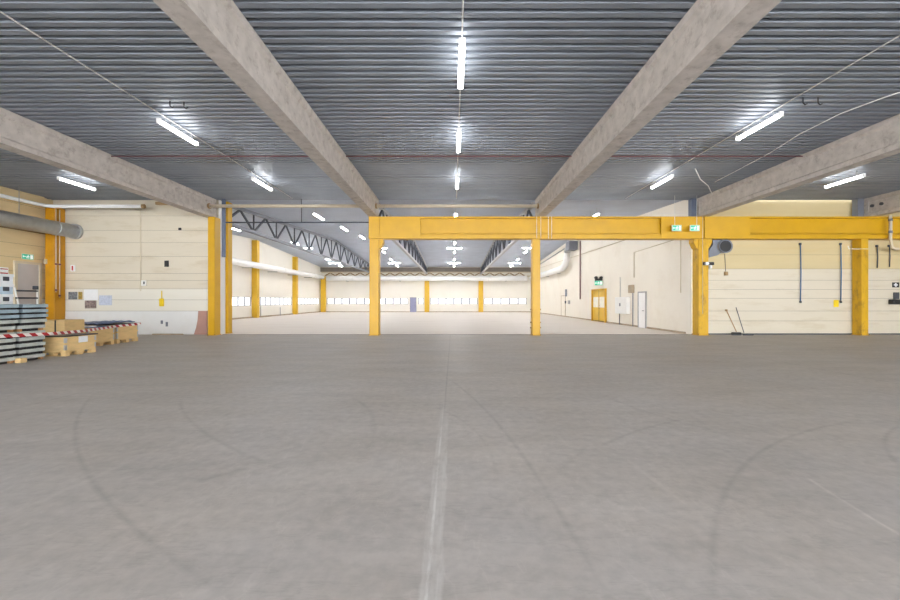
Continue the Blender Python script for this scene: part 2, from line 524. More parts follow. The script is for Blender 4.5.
mb = MB()
mb.box(XL - .3, XL, YW + .35, YF, 0, SILL)
gable(mb, XL - .3, XL, YW + .35, YF, HEAD)
for y in (28.45, 38.0, 47.55): mb.box(XL - .3, XL, y - .4, y + .4, SILL, HEAD)
for y0, y1 in ((YW + .35, 19.8), (YF - .5, YF)): mb.box(XL - .3, XL, y0, y1, SILL, HEAD)
struct(mb.build('wall_left_far', M['far_cream']))
mb = MB()
gable(mb, XR, XR + .3, YW - .02, YF, 0)
struct(mb.build('wall_right_far', M['white_wall']))
DX0, DX1 = -6.17, -5.24
mb = MB()
mb.box(XL - .3, DX0, YF, YF + .3, 0, SILL)
mb.box(DX1, XR + .3, YF, YF + .3, 0, SILL)
mb.box(XL - .3, XR + .3, YF, YF + .3, 2.1, 6.5)
mb.box(XL - .3, DX0, YF, YF + .3, HEAD, 2.1); mb.box(DX1, XR + .3, YF, YF + .3, HEAD, 2.1)
FARC = [-18.5, -11.2, -3.72, 3.97, 11.0]
for x in FARC: mb.box(x - .45 if x > XL + 1 else XL - .3, x + .45 if x < XR - 1 else XR + .3, YF, YF + .3, SILL, HEAD)
mb.box(DX0 - .25, DX0, YF, YF + .3, SILL, HEAD); mb.box(DX1, DX1 + .25, YF, YF + .3, SILL, HEAD)
struct(mb.build('wall_far', M['far_cream']))

win_n = [0]


def window_band(a, b, side):
    """frame and panes as one window of the band, between a and b along the wall"""
    win_n[0] += 1
    n = max(1, round((b - a) / 1.15))
    def B(m_, u0, u1, d0, d1, z0, z1, s=0):
        if side == 'far': m_.box(u0, u1, YF + d0, YF + d1, z0, z1, s)
        else: m_.box(XL - d1, XL - d0, u0, u1, z0, z1, s)
    fr = MB()
    B(fr, a, b, .02, .1, SILL, SILL + .05); B(fr, a, b, .02, .1, HEAD - .05, HEAD)
    for i in range(n + 1):
        u = a + (b - a) * i / n
        B(fr, max(a, u - .1), min(b, u + .1), .02, .1, SILL + .05, HEAD - .05)
    o = struct(fr.build('window_%d' % win_n[0], M['grey_steel']))
    for i in range(n):
        u0, u1 = a + (b - a) * i / n + .1, a + (b - a) * (i + 1) / n - .1
        p = MB(); B(p, u0, u1, .05, .07, SILL + .05, HEAD - .05)
        p.build('pane', M['window'], o)


for a, b in ((XL + .95, -11.65), (-10.75, DX0 - .25), (DX1 + .25, -4.17), (-3.27, 3.52), (4.42, 10.55)): window_band(a, b, 'far')
for a, b in ((19.8, 28.05), (28.85, 37.6), (38.4, 47.15), (47.95, YF - .5)): window_band(a, b, 'left')

# doors of the setting
d = struct(MB().bbox(DX0 + .06, DX1 - .06, YF + .02, YF + .08, 0, 2.05, .005).build('door_1', M['lilac']))
f_ = MB(); f_.box(DX0, DX0 + .06, YF - .02, YF + .12, 0, 2.1).box(DX1 - .06, DX1, YF - .02, YF + .12, 0, 2.1).box(DX0 + .06, DX1 - .06, YF - .02, YF + .12, 2.05, 2.1)
f_.build('door_frame', M['grey_steel'], d)
MB().tube([(DX1 - .2, YF + .02, 1), (DX1 - .2, YF - .05, 1), (DX1 - .32, YF - .05, 1)], .015, 8).build('door_handle', M['dark_steel'], d)
# white door in the right wall of the far hall
d = struct(MB().bbox(XR - .05, XR, 23.4, 24.25, 0, 2.08, .005).build('door_2', mat('bright_white_door', srgb(252, 252, 252), .4, var=.01)))
f_ = MB(); f_.box(XR - .07, XR, 23.32, 23.4, 0, 2.16).box(XR - .07, XR, 24.25, 24.33, 0, 2.16).box(XR - .07, XR, 23.4, 24.25, 2.08, 2.16)
f_.build('door_frame', M['pale_steel'], d)
MB().tube([(XR - .05, 23.55, 1.02), (XR - .11, 23.55, 1.02), (XR - .11, 23.68, 1.02)], .015, 8).build('door_handle', M['dark_steel'], d)
# yellow double door
Y0, Y1 = 29.4, 32.3
d = struct(MB().box(XR - .04, XR, Y0 + .1, Y1 - .1, 0, 2.42).build('door_3', mat('lemon_door', srgb(232, 190, 50), .4, var=.04)))
f_ = MB(); f_.box(XR - .14, XR, Y0, Y0 + .1, 0, 2.52).box(XR - .14, XR, Y1 - .1, Y1, 0, 2.52).box(XR - .14, XR, Y0 + .1, Y1 - .1, 2.42, 2.52)
f_.build('door_frame', M['yellow'], d)
for y0, y1 in ((Y0 + .25, (Y0 + Y1) / 2 - .12), ((Y0 + Y1) / 2 + .12, Y1 - .25)):
    MB().bbox(XR - .055, XR - .035, y0, y1, 1.1, 1.9, .004).build('vision_panel', mat('vision_panel_reflection', srgb(250, 244, 226), .2), d)  # pale colour paints the bright reflection in the door panes
MB().box(XR - .06, XR - .04, (Y0 + Y1) / 2 - .015, (Y0 + Y1) / 2 + .015, 0, 2.42).build('meeting_strip', M['brown'], d)
MB().tube([(XR - .04, 30.7, 1), (XR - .1, 30.7, 1), (XR - .1, 30.7, 1.25), (XR - .04, 30.7, 1.25)], .015, 8).build('door_handle', M['dark_steel'], d)
# pale flush door beyond the yellow one
d = struct(MB().bbox(XR - .03, XR, 40.2, 41.6, 0, 2.1, .005).build('door_4', M['white_wall']))
f_ = MB(); f_.box(XR - .05, XR, 41.6, 41.66, 0, 2.15).box(XR - .05, XR, 40.14, 40.2, 0, 2.15).box(XR - .05, XR, 40.2, 41.6, 2.1, 2.15)
f_.build('door_frame', M['debris'], d)
# grey raised door in the left wall
d = struct(MB().bbox(XL, XL + .05, 17.38, 18.3, .7, 3.24, .006).build('door_5', M['grey_door']))
f_ = MB(); f_.box(XL, XL + .09, 17.27, 17.38, .7, 3.34).box(XL, XL + .09, 18.3, 18.4, .7, 3.34).box(XL, XL + .09, 17.38, 18.3, 3.24, 3.34)
f_.build('door_frame', M['beige_pipe'], d)
MB().tube([(XL + .05, 18.2, 2.2), (XL + .12, 18.2, 2.2), (XL + .12, 18.05, 2.2)], .018, 8).build('door_handle', M['black'], d)

struct(MB().bbox(XR - .04, XR, 24.4, YF, 0, .1, .01).build('baseboard_right_far', M['debris']))
struct(MB().bbox(XR - .04, XR, YW + .4, 23.3, 0, .1, .01).build('baseboard_right_near', M['debris']))
struct(MB().bbox(XL + .4, DX0 - .02, YF - .05, YF, 0, .1, .01).build('baseboard_far', M['debris']))
struct(MB().bbox(DX1 + .02, XR - .04, YF - .05, YF, 0, .1, .01).build('baseboard_far_right', M['debris']))
struct(MB().bbox(XL, XL + .06, YW + .4, YF, 0, .12, .01).build('baseboard_left_far', M['debris']))

# ------------------------------------------------------------------ concrete roof beams


def beam(x0, x1, y0, y1, label):
    z0, z1 = 5.5, ZC
    i = .06
    prof = [(x0, z0), (x1, z0), (x1, z0 + .13), (x1 - i, z0 + .19), (x1 - i, z1 - .19), (x1, z1 - .14), (x1, z1), (x0, z1), (x0, z1 - .14), (x0 + i, z1 - .19), (x0 + i, z0 + .19), (x0, z0 + .13)]
    r = thing('concrete_beam', label, 'beam', ((x0 + x1) / 2, y1, z0))
    MB().prism(prof, 'y', y0, y1 - .35).build('beam_web', M['concrete'], r)
    MB().bbox(x0, x1, y1 - .35, y1, z0, z1, .008).build('end_block', M['concrete'], r)
    return r


beam(-11.56, -11.14, YB, 18.85, 'concrete roof beam resting on the yellow column at the end of the left wall')
beam(-3.9, -3.5, YB, 18.85, 'concrete roof beam left of the middle lamp row, on the left end of the long yellow girder')
beam(3.87, 4.27, YB, 18.85, 'concrete roof beam right of the middle lamp row, above the slim yellow girder post')
beam(11.38, 11.78, YB, 18.85, 'concrete roof beam above the two hanging exit signs')
r = beam(19.2, 19.6, YB, 18.85, 'concrete roof beam with two bolt heads at the far right, above the conduit')
for x in (19.32, 19.5):
    pass
for y in (17.9, 18.3):
    MB().tube([(19.2, y, 5.95), (19.14, y, 5.95)], .07, 14).build('bolt_head', M['dark_grey'], r)
tag(MB().bbox(XL, XL + .22, YB, 18.4, 5.95, ZC, .01).build('edge_beam', M['tan_wood']), 'tan edge beam running along the top of the left wall', 'beam')


# ------------------------------------------------------------------ columns and girders
def column(x0, x1, y0, y1, z1, label, m='yellow', corbel=0, plate=True, z0=0, cap=False):
    r = thing('steel_column', label, 'column', ((x0 + x1) / 2, (y0 + y1) / 2, 0))
    w = x1 - x0
    # I-section whose open side is boxed: front and back flange plus web plates
    sh = MB()
    sh.bbox(x0, x1, y0, y1, .02 if plate else z0, z1, .012)
    sh.build('shaft', M[m], r)
    if plate:
        MB().bbox(x0 - .03, x1 + .03, y0 - .03, y1 + .015, 0, .025, .005).build('base_plate', M[m], r)
        for sx in (x0 - .015, x1 + .015):
            for sy in (y0 - .015,):
                MB().tube([(sx, sy, .025), (sx, sy, .06)], .014, 6).build('anchor_bolt', M['dark_steel'], r)
    if cap:
        MB().bbox(x0 - .03, x1 + .03, y0 - .03, y1 + .03, z1 - .04, z1, .006).build('cap_plate', M[m], r)
    if corbel:
        for s in (-1, 1):
            if corbel == 1 and s < 0: continue
            xe = x1 if s > 0 else x0
            MB().prism([(xe, 4.0), (xe + s * .08, 4.08), (xe + s * .2, 4.32), (xe + s * .2, 4.47), (xe, 4.47)], 'y', y0 + .05, y1 - .05).build('corbel', M[m], r)
    return r


column(-11.34, -11.03, 18.5, 18.98, 5.5, 'broad yellow column under the concrete beam at the right end of the left back wall', plate=True)
column(-3.87, -3.44, 18.5, 18.98, 4.47, 'yellow column carrying the left end of the long girder', corbel=1)
c4 = column(3.68, 4.04, 18.52, 18.96, 4.47, 'slim yellow post with small bolts under the middle of the long girder')
c5 = column(11.36, 11.82, 18.5, 18.98, 4.47, 'yellow column beside the brooms, with two corbels under the girder', 'yellow_worn', corbel=2)
c6 = column(18.9, 19.22, 18.5, 18.95, 4.47, 'yellow column standing against the right back wall between blue and dark hoses', 'yellow_worn')
c1 = column(-18.82, -18.39, 18.45, 18.98, 5.95, 'deep orange column in the left corner behind the crates', 'orange')
column(-11.35, -10.98, 19.52, 19.9, 6.45, 'second yellow column just behind the broad one, at the wall end', 'yellow')
for z in (.35, .6, 1.2):
    MB().tube([(4.04, 18.7, z), (4.11, 18.7, z)], .035, 8).build('clamp', M['brown'], c4)
    MB().tube([(3.68, 18.7, z), (3.61, 18.7, z)], .035, 8).build('clamp', M['brown'], c4)
MB().bbox(-11.19, -11.1, 18.44, 18.5, .3, .42, .01).build('impact_bracket', M['black'], None) if False else None

# the far columns
for y, lab in ((28.45, 'yellow column on the far left wall, nearest of the row and half hidden behind the wall end'),
               (38.0, 'yellow column on the far left wall, first one in full view'),
               (47.55, 'yellow column on the far left wall, second one in full view')):
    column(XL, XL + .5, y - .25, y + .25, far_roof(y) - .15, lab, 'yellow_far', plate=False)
for x, lab in ((-18.5, 'yellow column in the far left corner of the hall'),
               (-11.2, 'yellow column on the far wall hidden behind the left girder column'),
               (-3.72, 'yellow column on the far wall right of the lilac door'),
               (3.97, 'yellow column on the far wall, second one right of the lilac door'),
               ):
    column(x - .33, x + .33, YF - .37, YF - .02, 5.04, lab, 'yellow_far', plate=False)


def girder(x0, x1, label, plates):
    y0, y1 = 18.46, 18.9
    zt, zb = 5.5, 4.47
    r = thing('yellow_girder', label, 'girder', ((x0 + x1) / 2, (y0 + y1) / 2, zb))
    MB().bbox(x0, x1, y0, y1, zt - .08, zt, .01).build('top_flange', M['yellow'], r)
    MB().bbox(x0, x1, y0, y1, zb, zb + .2, .012).build('bottom_flange', M['yellow'], r)
    MB().box(x0, x1, y0 + .16, y1 - .1, zb + .2, zt - .08).build('web', M['yellow'], r)
    MB().bbox(x0, x1, y0 + .05, y0 + .16, zb + .235, zb + .3, .008).build('ledge', M['yellow'], r)
    for a, b in plates:
        MB().bbox(a, b, y0 - .012, y0 + .04, zb + .01, zt - .01, .006).build('cover_plate', M['yellow'], r)
    return r


girder(-3.9, 11.58, 'long yellow steel girder spanning the opening between the two halls', [(-3.89, -3.4), (-3.385, -1.5), (9.6, 11.57)])
girder(11.6, XE, 'yellow steel girder along the right back wall', [(11.61, 13.7)])

# steel posts hanging between roof and girder
tag(MB().bbox(-10.82, -10.67, 18.7, 18.8, 3.65, ZC, .01).build('hanger_post', M['blue_steel']), 'blue-grey steel post hanging beside the broad yellow column', 'post')
tag(MB().bbox(11.1, 11.34, 18.6, 18.88, 5.5, ZC, .01).build('hanger_post', M['blue_steel']), 'blue-grey steel post standing on the girder left of the exit sign wire', 'post')
tag(MB().bbox(18.82, 19.12, 18.6, 18.88, 5.5, ZC, .01).build('hanger_post', M['grey_steel']), 'grey steel post standing on the girder left of the bolted beam end', 'post')
struct(MB().bbox(-11.14, -11.09, 19.0, 19.5, 0, 6.4, .01).build('trim_2', M['plinth']))


# ------------------------------------------------------------------ roof trusses of the far hall
def truss(x, label, m='grey_steel'):
    ya, yb = 19.6, YF - .2
    r = thing('roof_truss', label, 'truss', (x, ya, 5.4))
    zb = 5.45
    def zt(y):
        return far_roof(y) - .17
    w = .2
    MB().bar((x, ya, zb), (x, yb, zb), w, .16).build('bottom_chord', M[m], r)
    for (a, b) in ((ya, RIDGE), (RIDGE, yb)):
        MB().bar((x, a, zt(a)), (x, b, zt(b)), w, .16).build('top_chord', M[m], r)
    n = 13
    st = (yb - ya) / n
    for i in range(n):
        y0 = ya + st * i; ym = y0 + st / 2; y1 = y0 + st
        a, b, c = (x, y0 + .05, zb + .05), (x, ym, zt(ym) - .05), (x, y1 - .05, zb + .05)
        MB().bar(a, b, .09, .09).build('diagonal', M['dark_steel'], r)
        MB().bar(b, c, .09, .09).build('diagonal', M['dark_steel'], r)
        if i: MB().bar((x, y0, zb + .05), (x, y0, zt(y0) - .05), .07, .07).build('vertical_strut', M['dark_steel'], r)
    return r


truss(-11.2, 'grey lattice roof truss nearest the far left wall')
truss(-3.72, 'grey lattice roof truss seen under the left part of the long girder', 'pale_steel')
truss(3.97, 'grey lattice roof truss seen just left of the slim post', 'pale_steel')


# ------------------------------------------------------------------ strip lamps
def make_lamp(glass, far=False):
    """one strip lamp along y, its centre at the origin"""
    r = bpy.data.objects.new('strip_lamp', None); COL.objects.link(r)
    L2 = .76
    if far: MB().prism([(-.02, .085), (.02, .085), (.085, .03), (.085, .018), (-.085, .018), (-.085, .03)], 'y', -L2, L2).build('housing', M['white_paint'], r)
    else: MB().bbox(-.022, .022, -L2, L2, .052, .085, .006).build('housing', M['white_paint'], r)
    # rounded opal diffuser wrapped round the spine
    prof = [(.055 * math.cos(a), .012 + .042 * (math.sin(a) if not far else min(math.sin(a), .1))) for a in [2 * math.pi * k / 16 for k in range(16)]]
    MB().prism(prof, 'y', -L2 + .02, L2 - .02).build('diffuser', M[glass], r)
    for s in (-1, 1):
        MB().tube([(0, s * .5, .08), (0, s * .5, .42 if far else .3)], .008, 6).build('hanger', M['pale_steel'], r)
    if not far:
        for s in (-1, 1):
            MB().bbox(-.06, .06, s * (L2 - .02) - .02, s * (L2 - .02) + .02, -.032, .09, .006).build('end_cap', M['white_paint'], r)
    return r


near_lamp = make_lamp('lamp'); far_lamp = make_lamp('lamp_far', True)
used = {'n': False, 'f': False}


def lamp(x, y, z, label, far=False, rot=0, group=None):
    k = 'f' if far else 'n'
    src = far_lamp if far else near_lamp
    o = src if not used[k] else copy_tree(src)
    used[k] = True
    o.location = (x, y, z); o.rotation_euler = (0, 0, rot)
    return tag(o, label, 'lamp', group)


ZN = 6.12
ORD = ['first', 'second', 'third', 'fourth', 'fifth', 'sixth', 'seventh', 'eighth']
G1 = 'strip lamps of the near hall'
for i, y in enumerate((7.75, 11.4, 15.35)):
    lamp(.16, y, ZN, 'lit strip lamp in the middle row of the near hall, %s from the camera' % ORD[i], group=G1)
for i, y in enumerate((10.83, 15.57)):
    lamp(-7.42, y, ZN, 'lit strip lamp between the two left beams of the near hall, %s from the camera' % ORD[i], group=G1)
lamp(-14.6, 15.55, ZN, 'lit strip lamp left of the left column beam, near the big grey duct', group=G1)
for i, y in enumerate((10.47, 15.3)):
    lamp(7.98, y, ZN, 'lit strip lamp between the two right beams of the near hall, %s from the camera' % ORD[i], group=G1)
lamp(14.85, 15.2, ZN, 'lit strip lamp above the right back wall, beyond the exit sign beam', group=G1)
# unseen lamps added for illumination, continuing the hall out of view
GB = 'strip lamps of the near hall behind the camera'
for x, ys in ((.16, (3.2, -3, -9)), (-7.42, (5.2, -1, -7)), (-14.6, (9.5, 3, -4)), (7.98, (5, -1, -7)), (14.85, (9.5, 3, -4)), (22.5, (14, 7, 0))):
    for y in ys:
        lamp(x, y, ZN, 'lit strip lamp of the near hall, out of view behind or beside the camera', group=GB)
# far hall
G2 = 'strip lamps of the far hall'
FY = (22.2, 27.4, 32.8, 38.0, 43.0, 48.0, 53.4)
rows = ((-15.0, 'in the leftmost row of the far hall'), (-7.45, 'in the far hall row between the two left trusses'),
        (.15, 'in the middle row of the far hall'), (7.8, 'in the rightmost row of the far hall'))
for x, lab in rows:
    for i, y in enumerate(FY):
        lamp(x, y, far_roof(y) - .42, 'lit strip lamp %s, %s from girder' % (lab, ORD[i]), True, group=G2)
    for i, y in enumerate((40.5, 50.7)):
        lamp(x, y, far_roof(y) - .44, 'crosswise lamp %s, the %s one' % (lab, ('nearer', 'farther')[i]), True, math.pi / 2, group='crosswise lamps of the far hall')

# lamp wiring under the deck
def cable(pts, r, label, m='white_paint'):
    return tag(MB().tube(pts, r, 6, 0).build('ceiling_cable', M[m]), label, 'cable')


ZK = ZC - .03
cable([(.16, -9, ZK), (.16, 18.5, ZK)], .016, 'thin white cable run linking the middle lamp row')
cable([(-7.42, -7, ZK), (-7.42, 18.5, ZK)], .016, 'thin white cable run linking the lamp row left of the middle')
cable([(7.98, -7, ZK), (7.98, 18.5, ZK)], .016, 'thin white cable run linking the lamp row right of the middle')
pts = []
for k, (px, py) in enumerate(((930, 85), (898, 92), (880, 98), (840, 113), (800, 133), (770, 152), (740, 168), (715, 181))):
    Yk = (ZK - .04 - CAM_H) * F / (VY - py)
    pts.append(((px - VX) / F * Yk, Yk, ZK - .04))
cable(pts, .014, 'loose white cable sagging across the deck above the right lamp row', 'white_paint')
cable([(8.6, 14.2, ZK - .05), (9.4, 15.2, ZK - .12), (10.4, 16.3, ZK - .05), (11.2, 17.3, ZK - .1)], .018, 'pale cable bunch looping under the deck left of the exit signs')
tag(MB().tube([(-11.1, 13.0, 6.3), (-3.92, 13.0, 6.3)], .018, 8).build('sprinkler_pipe', M['dull_red']), 'thin red pipe under the deck left of the middle bay', 'pipe')
tag(MB().tube([(-3.48, 13.0, 6.3), (3.85, 13.0, 6.3)], .018, 8).build('sprinkler_pipe', M['dull_red']), 'thin red pipe under the deck across the middle bay', 'pipe')
tag(MB().tube([(4.3, 13.0, 6.3), (11.36, 13.0, 6.3)], .018, 8).build('sprinkler_pipe', M['dull_red']), 'thin red pipe under the deck right of the middle bay', 'pipe')


for (px, py, lab) in ((803, 100, 'small dark hook under the deck right of the right lamp row, nearer the lamp'), (818, 100, 'small dark hook under the deck right of the right lamp row, farther from the lamp'),
                      (170, 103, 'small dark hook under the deck above the left lamp, left one of two'), (184, 104, 'small dark hook under the deck above the left lamp, right one of two')):
    Yh = (6.3 - CAM_H) * F / (VY - py)
    hx = (px - VX) / F * Yh
    tag(MB().tube([(hx, Yh, ZC + .02), (hx, Yh, 6.25), (hx + .05, Yh, 6.21), (hx + .1, Yh, 6.24)], .014, 6).build('ceiling_hook', M['black']), lab, 'hook')
# ------------------------------------------------------------------ pipes at the back of the near hall
def pipe(name, pts, r, m, label, cat='pipe', collars=(), seg=16, cm=None):
    o = thing(name, label, cat, pts[0])
    MB().tube(pts, r, seg).build('tube', M[m], o)
    for (p, q, rr) in collars:
        MB().tube([p, q], rr, seg).build('collar', M[cm or m], o)
    return o


ZP = 5.94
pipe('beige_pipe', [(-11.183, 18.3, ZP), (-3.857, 18.3, ZP)], .075, 'beige_pipe', 'beige pipe from the broad yellow column to the left girder column', collars=[((-11.183, 18.3, ZP), (-11.12, 18.3, ZP), .12), ((-3.92, 18.3, ZP), (-3.857, 18.3, ZP), .12)], cm='brown')
pipe('beige_pipe', [(-3.543, 18.3, ZP), (3.913, 18.3, ZP)], .075, 'beige_pipe', 'beige pipe running above the middle of the long girder', collars=[((-3.543, 18.3, ZP), (-3.48, 18.3, ZP), .12), ((3.85, 18.3, ZP), (3.913, 18.3, ZP), .12)], cm='brown')
o = pipe('beige_pipe', [(XL + .45, 2, 5.92), (XL + .45, 17.9, 5.92), (XL + .55, 18.15, 5.92), (XL + .8, 18.28, 5.92), (-14.15, 18.28, 5.92)], .08, 'white_paint',
         'pale pipe along the top of the left wall turning along the back wall', collars=[((-14.2, 18.28, 5.92), (-14.1, 18.28, 5.92), .1)], cm='brown')
tag(MB().bbox(-14.05, -13.45, 18.85, 19.0, 6.14, 6.28, .02).build('pipe_bracket', M['brown']), 'brown bracket on the left back wall beside the pale pipe end', 'bracket')
# large galvanised duct entering the back wall
o = thing('ventilation_duct', 'large grey ventilation duct along the left wall entering the back wall', 'duct', (-17.5, 18.9, 4.95))
dx, dz = -17.9, 4.88
MB().tube([(dx, 2, dz), (dx, 18.95, dz)], .31, 28).build('duct_pipe', M['galv'], o)
for y in (6, 9, 12, 15, 18):
    MB().tube([(dx, y - .04, dz), (dx, y + .04, dz)], .322, 28).build('duct_seam', M['galv'], o)
MB().tube([(dx, 18.86, dz), (dx, 18.99, dz)], .36, 28).build('wall_collar', M['galv'], o)
for y in (9.5, 16.5):
    MB().tube([(dx, y, dz + .3), (dx, y, ZC)], .012, 6).build('hanger_rod', M['pale_steel'], o)
# standpipes and fittings on the orange column
for y, zz, lab in ((18.64, 1.75, 'right one of two thin pipes down the orange corner column'), (18.47, 2.0, 'left one of two thin pipes down the orange corner column')):
    o = thing('standpipe', lab, 'pipe', (-18.33, y, zz))
    MB().tube([(-18.33, y, zz), (-18.33, y, 5.85)], .018, 8).build('tube', M['beige_pipe'], o)
    for z in (3.3, 2.1 if zz > 1.8 else 1.85):
        MB().tube([(-18.33, y - .03, z), (-18.33, y + .03, z)], .042, 10).build('valve', M['dull_red'], o)
tag(MB().bbox(-18.1, -17.93, 18.93, 18.995, 3.0, 3.3, .004).build('notice_sign', M['paper']), 'small white notice with red edge right of the orange column', 'sign')
tag(MB().bbox(-18.8, -18.7, 18.36, 18.45, 3.3, 3.52, .01).build('thermostat_box', M['beige_pipe']), 'small beige box on the left face of the orange column', 'control box')

# thin dark conduit across the left opening
o = thing('steel_conduit', 'thin dark conduit hung across the opening left of the girder', 'conduit', (-10.6, 18.75, 5.3))
MB().tube([(-10.66, 18.75, 5.28), (-3.902, 18.75, 5.28)], .03, 8).build('tube', M['dark_steel'], o)
for x in (-7.1,):
    MB().tube([(x, 18.75, 5.3), (x, 18.75, ZC + .1)], .018, 8).build('hanger_rod', M['dark_steel'], o)
# white wires in front of the girder
for x, lab in ((3.86, 'leftmost of the white wires clipped to the girder at the slim post'), (4.05, 'second white wire clipped to the girder at the slim post'),
               (4.4, 'third white wire clipped to the girder at the slim post'), (4.55, 'rightmost of the white wires clipped to the girder at the slim post')):
    tag(MB().tube([(x, 18.45, 4.48), (x, 18.45, 5.5)], .011, 6).build('hanging_wire', M['white_paint']), lab, 'wire')
tag(MB().tube([(11.5, 18.43, 1.0), (11.5, 18.43, 5.95)], .014, 6).build('column_conduit', M['beige_pipe']), 'thin conduit running down the front of the column beside the brooms', 'conduit')

# ------------------------------------------------------------------ exit signs
def exit_sign(c, w, h, axis, label, hang=None, legs=None):
    """green sign with a white running man and arrow, facing -y (axis 'y') or +/-x"""
    r = thing('exit_sign', label, 'exit sign', c)
    c = Vector(c)
    def BX(u0, u1, d0, d1, z0, z1):
        m_ = MB()
        if axis == 'y': m_.box(c.x + u0, c.x + u1, c.y + d0, c.y + d1, c.z + z0, c.z + z1)
        elif axis == '+x': m_.box(c.x - d1, c.x - d0, c.y + u0, c.y + u1, c.z + z0, c.z + z1)
        else: m_.box(c.x + d0, c.x + d1, c.y - u1, c.y - u0, c.z + z0, c.z + z1)
        return m_
    BX(-w / 2, w / 2, 0, .06, -h / 2, h / 2).build('sign_case', M['white_paint'], r)
    BX(-w / 2 + .012, w / 2 - .012, -.006, 0, -h / 2 + .012, h / 2 - .012).build('sign_face', M['green'], r)
    # pictogram: doorway, running figure, arrow
    pg = MB()
    def add(u0, u1, z0, z1):
        m_ = BX(u0 * w, u1 * w, -.01, -.006, z0 * h, z1 * h)
        pg.add(m_.v, m_.f)
    add(.2, .42, -.36, .36)                 # bright doorway
    add(.0, .06, .2, .34); add(-.05, .05, -.05, .18); add(.05, .14, .02, .1); add(-.14, -.05, .02, .1)
    add(-.12, -.04, -.32, -.05); add(.04, .1, -.32, -.05)
    add(-.4, -.18, -.06, .06); add(-.4, -.34, -.16, .16)
    pg.build('pictogram', M['sign_white'], r)
    if hang:
        for hx in hang[0]:
            MB().tube([(c.x + hx, c.y + .03, c.z + h / 2), (c.x + hx, c.y + .03, hang[1])], .01, 6).build('hanger_rod', M['white_paint'], r)
    return r


exit_sign((10.13, 18.1, 4.9), .42, .26, 'y', 'left one of two hanging green exit signs in front of the girder', hang=((-.08,), 6.38))
exit_sign((10.95, 18.1, 4.9), .42, .26, 'y', 'right one of two hanging green exit signs, nearest the corbelled column', hang=((.1,), 6.38))
exit_sign((XL + .005, 17.87, 3.57), .5, .24, '+x', 'green exit sign above the grey door in the left wall', )
exit_sign((XR - .31, 30.2, 2.95), .6, .34, 'y', 'green exit sign above the yellow double door')
o = thing('emergency_floodlight', 'black twin emergency lamp above the exit sign of the yellow door', 'lamp', (XR, 30.3, 3.3))
MB().bbox(XR - .5, XR, 30.2, 30.5, 3.13, 3.3, .02).build('lamp_body', M['black'], o)
for x in (XR - .5, XR - .12): MB().tube([(x, 30.1, 3.36), (x, 30.35, 3.36)], .1, 12).build('lamp_head', M['black'], o)

# ------------------------------------------------------------------ left wall and back wall fittings
tag(MB().bbox(XL, XL + .02, 16.75, 17.08, 2.72, 3.02, .004).build('notice_sign', M['paper']), 'white notice with red band on the left wall, left of the grey door', 'sign')
sg = [o for o in COL.objects if o.name.startswith('notice_sign')][-1]
MB().box(XL + .02, XL + .024, 16.77, 17.06, 2.74, 2.8).box(XL + .02, XL + .024, 16.77, 17.06, 2.93, 2.97).build('red_band', M['red'], sg)
sg = [o for o in COL.objects if o.name.startswith('notice_sign')][0]
MB().box(-18.05, -17.98, 18.925, 18.93, 3.04, 3.26).build('red_band', M['red'], sg)


def flat(name, px0, px1, py0, py1, m, label, cat, t=.012, Y=YW):
    a, b = at(px0, py1, Y), at(px1, py0, Y)
    return tag(MB().bbox(a.x, b.x, Y - t, Y - .001, a.z, b.z, .002).build(name, M[m] if isinstance(m, str) else m), label, cat)


flat('photo_print', 68.5, 77.5, 291, 298.5, 'photo_a', 'grey photo print on the left back wall, nearest the orange column', 'picture')
flat('photo_print', 78.5, 82.5, 291, 298.5, 'photo_b', 'narrow gold-toned photo print on the left back wall', 'picture')
flat('blank_sheet', 84, 98, 288.5, 299.5, 'paper', 'blank white sheet above the brown photo print', 'poster', .006)
flat('photo_print', 85, 96.5, 299.6, 307.5, 'photo_c', 'brown photo print below the blank white sheet', 'picture', .014)
flat('site_plan', 99, 112, 294.5, 304.3, 'plan', 'pale blue site plan print right of the white sheet', 'poster')
o = thing('wall_switch', 'white switch box on a thin vertical conduit, left back wall', 'switch', at(144, 282, YW))
a = at(142.5, 285, YW); b = at(147, 279.5, YW)
MB().bbox(a.x, b.x, YW - .1, YW, a.z, b.z, .015).build('switch_box', M['white_paint'], o)
MB().bbox(b.x - .1, b.x - .03, YW - .11, YW - .1, a.z + .08, b.z - .06, .003).build('rocker', M['dark_grey'], o)
a = at(141, 290, YW); b = at(141, 207, YW)
MB().tube([(a.x, YW - .02, a.z), (a.x, YW - .02, b.z)], .018, 8).build('conduit', M['beige_pipe'], o)
flat('socket_panel', 165.2, 168.8, 259.8, 266, 'black', 'small black box on the left back wall, right of the switch', 'wall box', .06)
flat('wall_sensor', 179, 181.5, 227, 229.3, 'black', 'tiny black sensor high on the left back wall', 'sensor', .05)
o = thing('hanging_tag', 'yellow paddle hanging on a cord on the left back wall', 'tag', at(162, 306, YW))
a = at(159.7, 305.5, YW); b = at(164.2, 297.5, YW)
MB().bbox(a.x, b.x, YW - .04, YW - .01, a.z, b.z, .03).build('paddle', M['sign_yellow'], o)
c = at(162, 290, YW); MB().tube([(c.x, YW - .02, b.z), (c.x, YW - .02, c.z)], .02, 6).build('handle', M['sign_yellow'], o)
